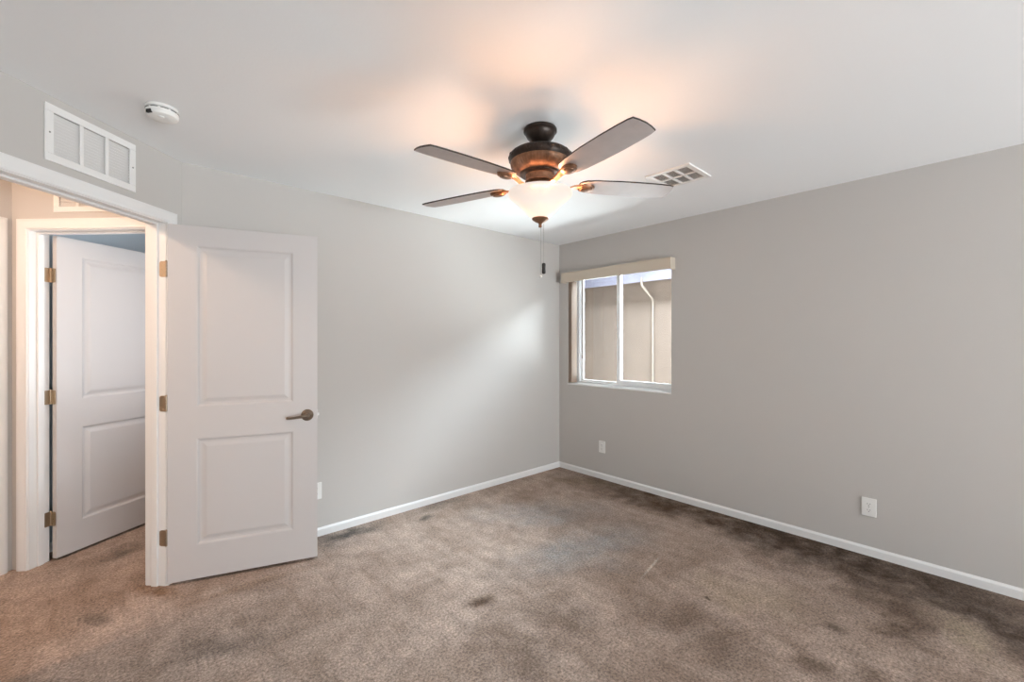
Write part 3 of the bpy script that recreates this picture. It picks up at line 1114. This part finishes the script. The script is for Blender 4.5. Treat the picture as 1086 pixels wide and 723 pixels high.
def bead_chain(p, z0, z1, r=0.0014):
    bm = B()
    add_tube(bm, [(p[0], p[1], z0), (p[0], p[1], z1)], r * .6, 6)
    n_ = int((z0 - z1) / 0.006)
    for k in range(n_):
        z = z0 - (k + .5) * (z0 - z1) / n_
        add_lathe(bm, [(0, r * 1.1), (r, 0), (0, -r * 1.1)], 6, None, (p[0], p[1], z))
    return bm


c1 = obj('pull_chain', bead_chain((0.004, 0.0), RIM - .172, zl(1.712)), M['chain'], fan, 60)
bm = B(); add_lathe(bm, [(0, .009), (0.003, .008), (0.0062, .003), (0.0068, -.001), (0.005, -.005), (0, -.0065)], 18, None, (0.004, 0, zl(1.706))); obj('chain_knob', bm, M['plastic'], c1, 60)
# second chain hangs from the switch housing, down behind the bowl
qb = RT * 0.03 + FW * 0.172
c2 = obj('pull_chain', bead_chain((qb.x, qb.y), -.262, zl(1.800)), M['chain'], fan, 60)
bm = B(); add_tube(bm, [(qb.x * .42, qb.y * .42, -.250), (qb.x * .7, qb.y * .7, -.252), (qb.x * .95, qb.y * .95, -.256), (qb.x, qb.y, -.266)], 0.003, 8); obj('chain_arm', bm, M['copper'], c2, 60)
bm = B(); add_lathe(bm, [(0, .030), (0.004, .029), (0.0095, .026), (0.0105, .020), (0.0095, .0), (0.0105, -.020), (0.0095, -.027), (0.004, -.030), (0, -.030)], 20, None, (qb.x, qb.y, zl(1.775))); obj('chain_fob', bm, M['dark'], c2, 60)

# five blades with irons; x outwards
BLADES = [(9.2, 0.3), (85.5, -2.4), (154.0, 1.4), (224.0, 2.7), (299.6, 0.0)]   # heading and sag of each blade, degrees
BZ = zl(2.170)
PITCH = math.radians(-9.0)


def blade_bm():
    bm = B()
    r0, r1 = 0.198, 0.688
    prof = [(0.0, 0.026), (0.012, 0.042), (0.035, 0.054), (0.09, 0.0615), (0.20, 0.0675), (0.32, 0.0685), (0.42, 0.0655), (0.462, 0.0625)]
    L_ = r1 - r0
    up = [(r0 + a, w_) for a, w_ in prof] + [(r1 - 0.003, 0.058)]
    tip = [(r1 + 0.004, 0.030), (r1 + 0.006, 0.0), (r1 + 0.004, -0.030)]
    dn = [(x, -y) for x, y in up][::-1]
    pts = up + tip + dn
    f0, f1 = add_poly_slab(bm, pts, -0.0035, 0.0035)
    es = [e for f in (f0, f1) for e in f.edges]
    bmesh.ops.bevel(bm, geom=es, offset=0.001, segments=1, affect='EDGES')
    bm.normal_update()
    for f in bm.faces:
        f.material_index = 0 if f.normal.z < -0.9 else 1
    return bm


def iron_bm():
    """curved arm from the motor to under the blade root with an oval medallion"""
    bm = B()
    xs = [(0.060, -.012, .016), (0.085, -.020, .015), (0.110, -.026, .013), (0.140, -.022, .013), (0.170, -.010, .016), (0.200, -.0065, .022), (0.225, -.0065, .030), (0.250, -.0065, .030), (0.270, -.0065, .022), (0.280, -.0065, .010)]
    top, bot = [], []
    for x, z, hw_ in xs:
        top.append([bm.verts.new((x, s * hw_, z + .003)) for s in (-1, 1)])
        bot.append([bm.verts.new((x, s * hw_ * .82, z - .005)) for s in (-1, 1)])
    for i in range(len(xs) - 1):
        bm.faces.new((top[i][0], top[i][1], top[i + 1][1], top[i + 1][0]))
        bm.faces.new((bot[i][0], bot[i][1], bot[i + 1][1], bot[i + 1][0]))
        for s in (0, 1):
            bm.faces.new((top[i][s], top[i + 1][s], bot[i + 1][s], bot[i][s]))
    bm.faces.new(top[0] + bot[0][::-1])
    bm.faces.new(top[-1] + bot[-1][::-1])
    # medallion: stepped oval boss below the blade root
    ov = Matrix.Diagonal((1.25, 0.9, 1, 1))
    add_lathe(bm, [(0, -.010), (0.034, -.010), (0.036, -.013), (0.033, -.017), (0.026, -.018), (0.025, -.022), (0.017, -.025), (0, -.026)], 32, ov, (0.236, 0, 0))
    for y_ in (-.022, .022):
        add_lathe(bm, [(0.005, -.010), (0.0045, -.013), (0, -.0135)], 12, None, (0.212, y_, 0))
    return bm


first = None
for k in range(5):
    th, sag = BLADES[k]
    a = math.radians(th) + (YAW - PI / 2)
    mt = FANM @ Matrix.Translation((0, 0, BZ)) @ Matrix.Rotation(a, 4, 'Z') @ Matrix.Rotation(math.radians(sag), 4, 'Y') @ Matrix.Rotation(PITCH, 4, 'X')
    if first is None:
        bl = obj('blade', blade_bm(), [M['blade'], M['blade_edge']], fan, 40)
        ir = obj('blade_iron', iron_bm(), M['copper'], bl, 40)
        first = (bl, ir)
    else:
        bl = first[0].copy(); COL.objects.link(bl)
        ir = first[1].copy(); COL.objects.link(ir)
        bl.parent = fan
        ir.parent = bl
    bl.matrix_local = FANM.inverted() @ mt

# bulbs inside the bowl (light leaves through the open top of the bowl)
for s in (-1, 1):
    light('fan_bulb', 'POINT', FC + Vector((s * 0.034 * RT.x, s * 0.034 * RT.y, RIM - 0.052)), LAMP_POWER / 2, (1.0, 0.50, 0.24), radius=0.03)

# ------------------------------------------------------------------ outside the window
bm = B()
add_box(bm, X0 + 0.30, -8, -0.4, 16, 30, -0.15)
struct('ground', bm, M['gravel'], 'gravel side yard outside the window', 'ground')
NX = 6.87
nh = thing('house', 'neighbouring tan stucco house seen through the window', 'house', Matrix.Translation((NX, 3.0, -0.15)))
bm = B(); add_box(bm, 0, -8, 0, 0.25, 24, 2.66); obj('wall', bm, M['stucco'], nh)
bm = B(); add_box(bm, -0.37, -8.3, 2.53, -0.345, 24.3, 2.78, 0.003); obj('fascia', bm, M['fascia'], nh)
bm = B(); add_box(bm, -0.345, -8.3, 2.60, 0.0, 24.3, 2.62); obj('soffit', bm, M['fascia'], nh)
bm = B()
add_prism(bm, [(-0.42, 2.78), (-0.42, 2.84), (3.6, 4.2), (3.6, 4.1)], (0, -8.3, 0), (0, 24.3, 0), (1, 0, 0))
obj('roof', bm, M['roof'], nh)
# downspout: pixel 692 on the wall plane
r_ = FW + RT * ((692 - 543) / FPX)
dpy = r_.y * (NX - 0.05) / r_.x
bm = B()
yy = dpy - 3.0
add_tube(bm, [(-0.40, yy, 2.60), (-0.40, yy, 2.50), (-0.385, yy, 2.46), (-0.06, yy, 2.27), (-0.04, yy, 2.22), (-0.04, yy, 0.1)], 0.02, 10)
obj('downspout', bm, M['downspout'], nh, 50)
bpy.context.view_layer.update()
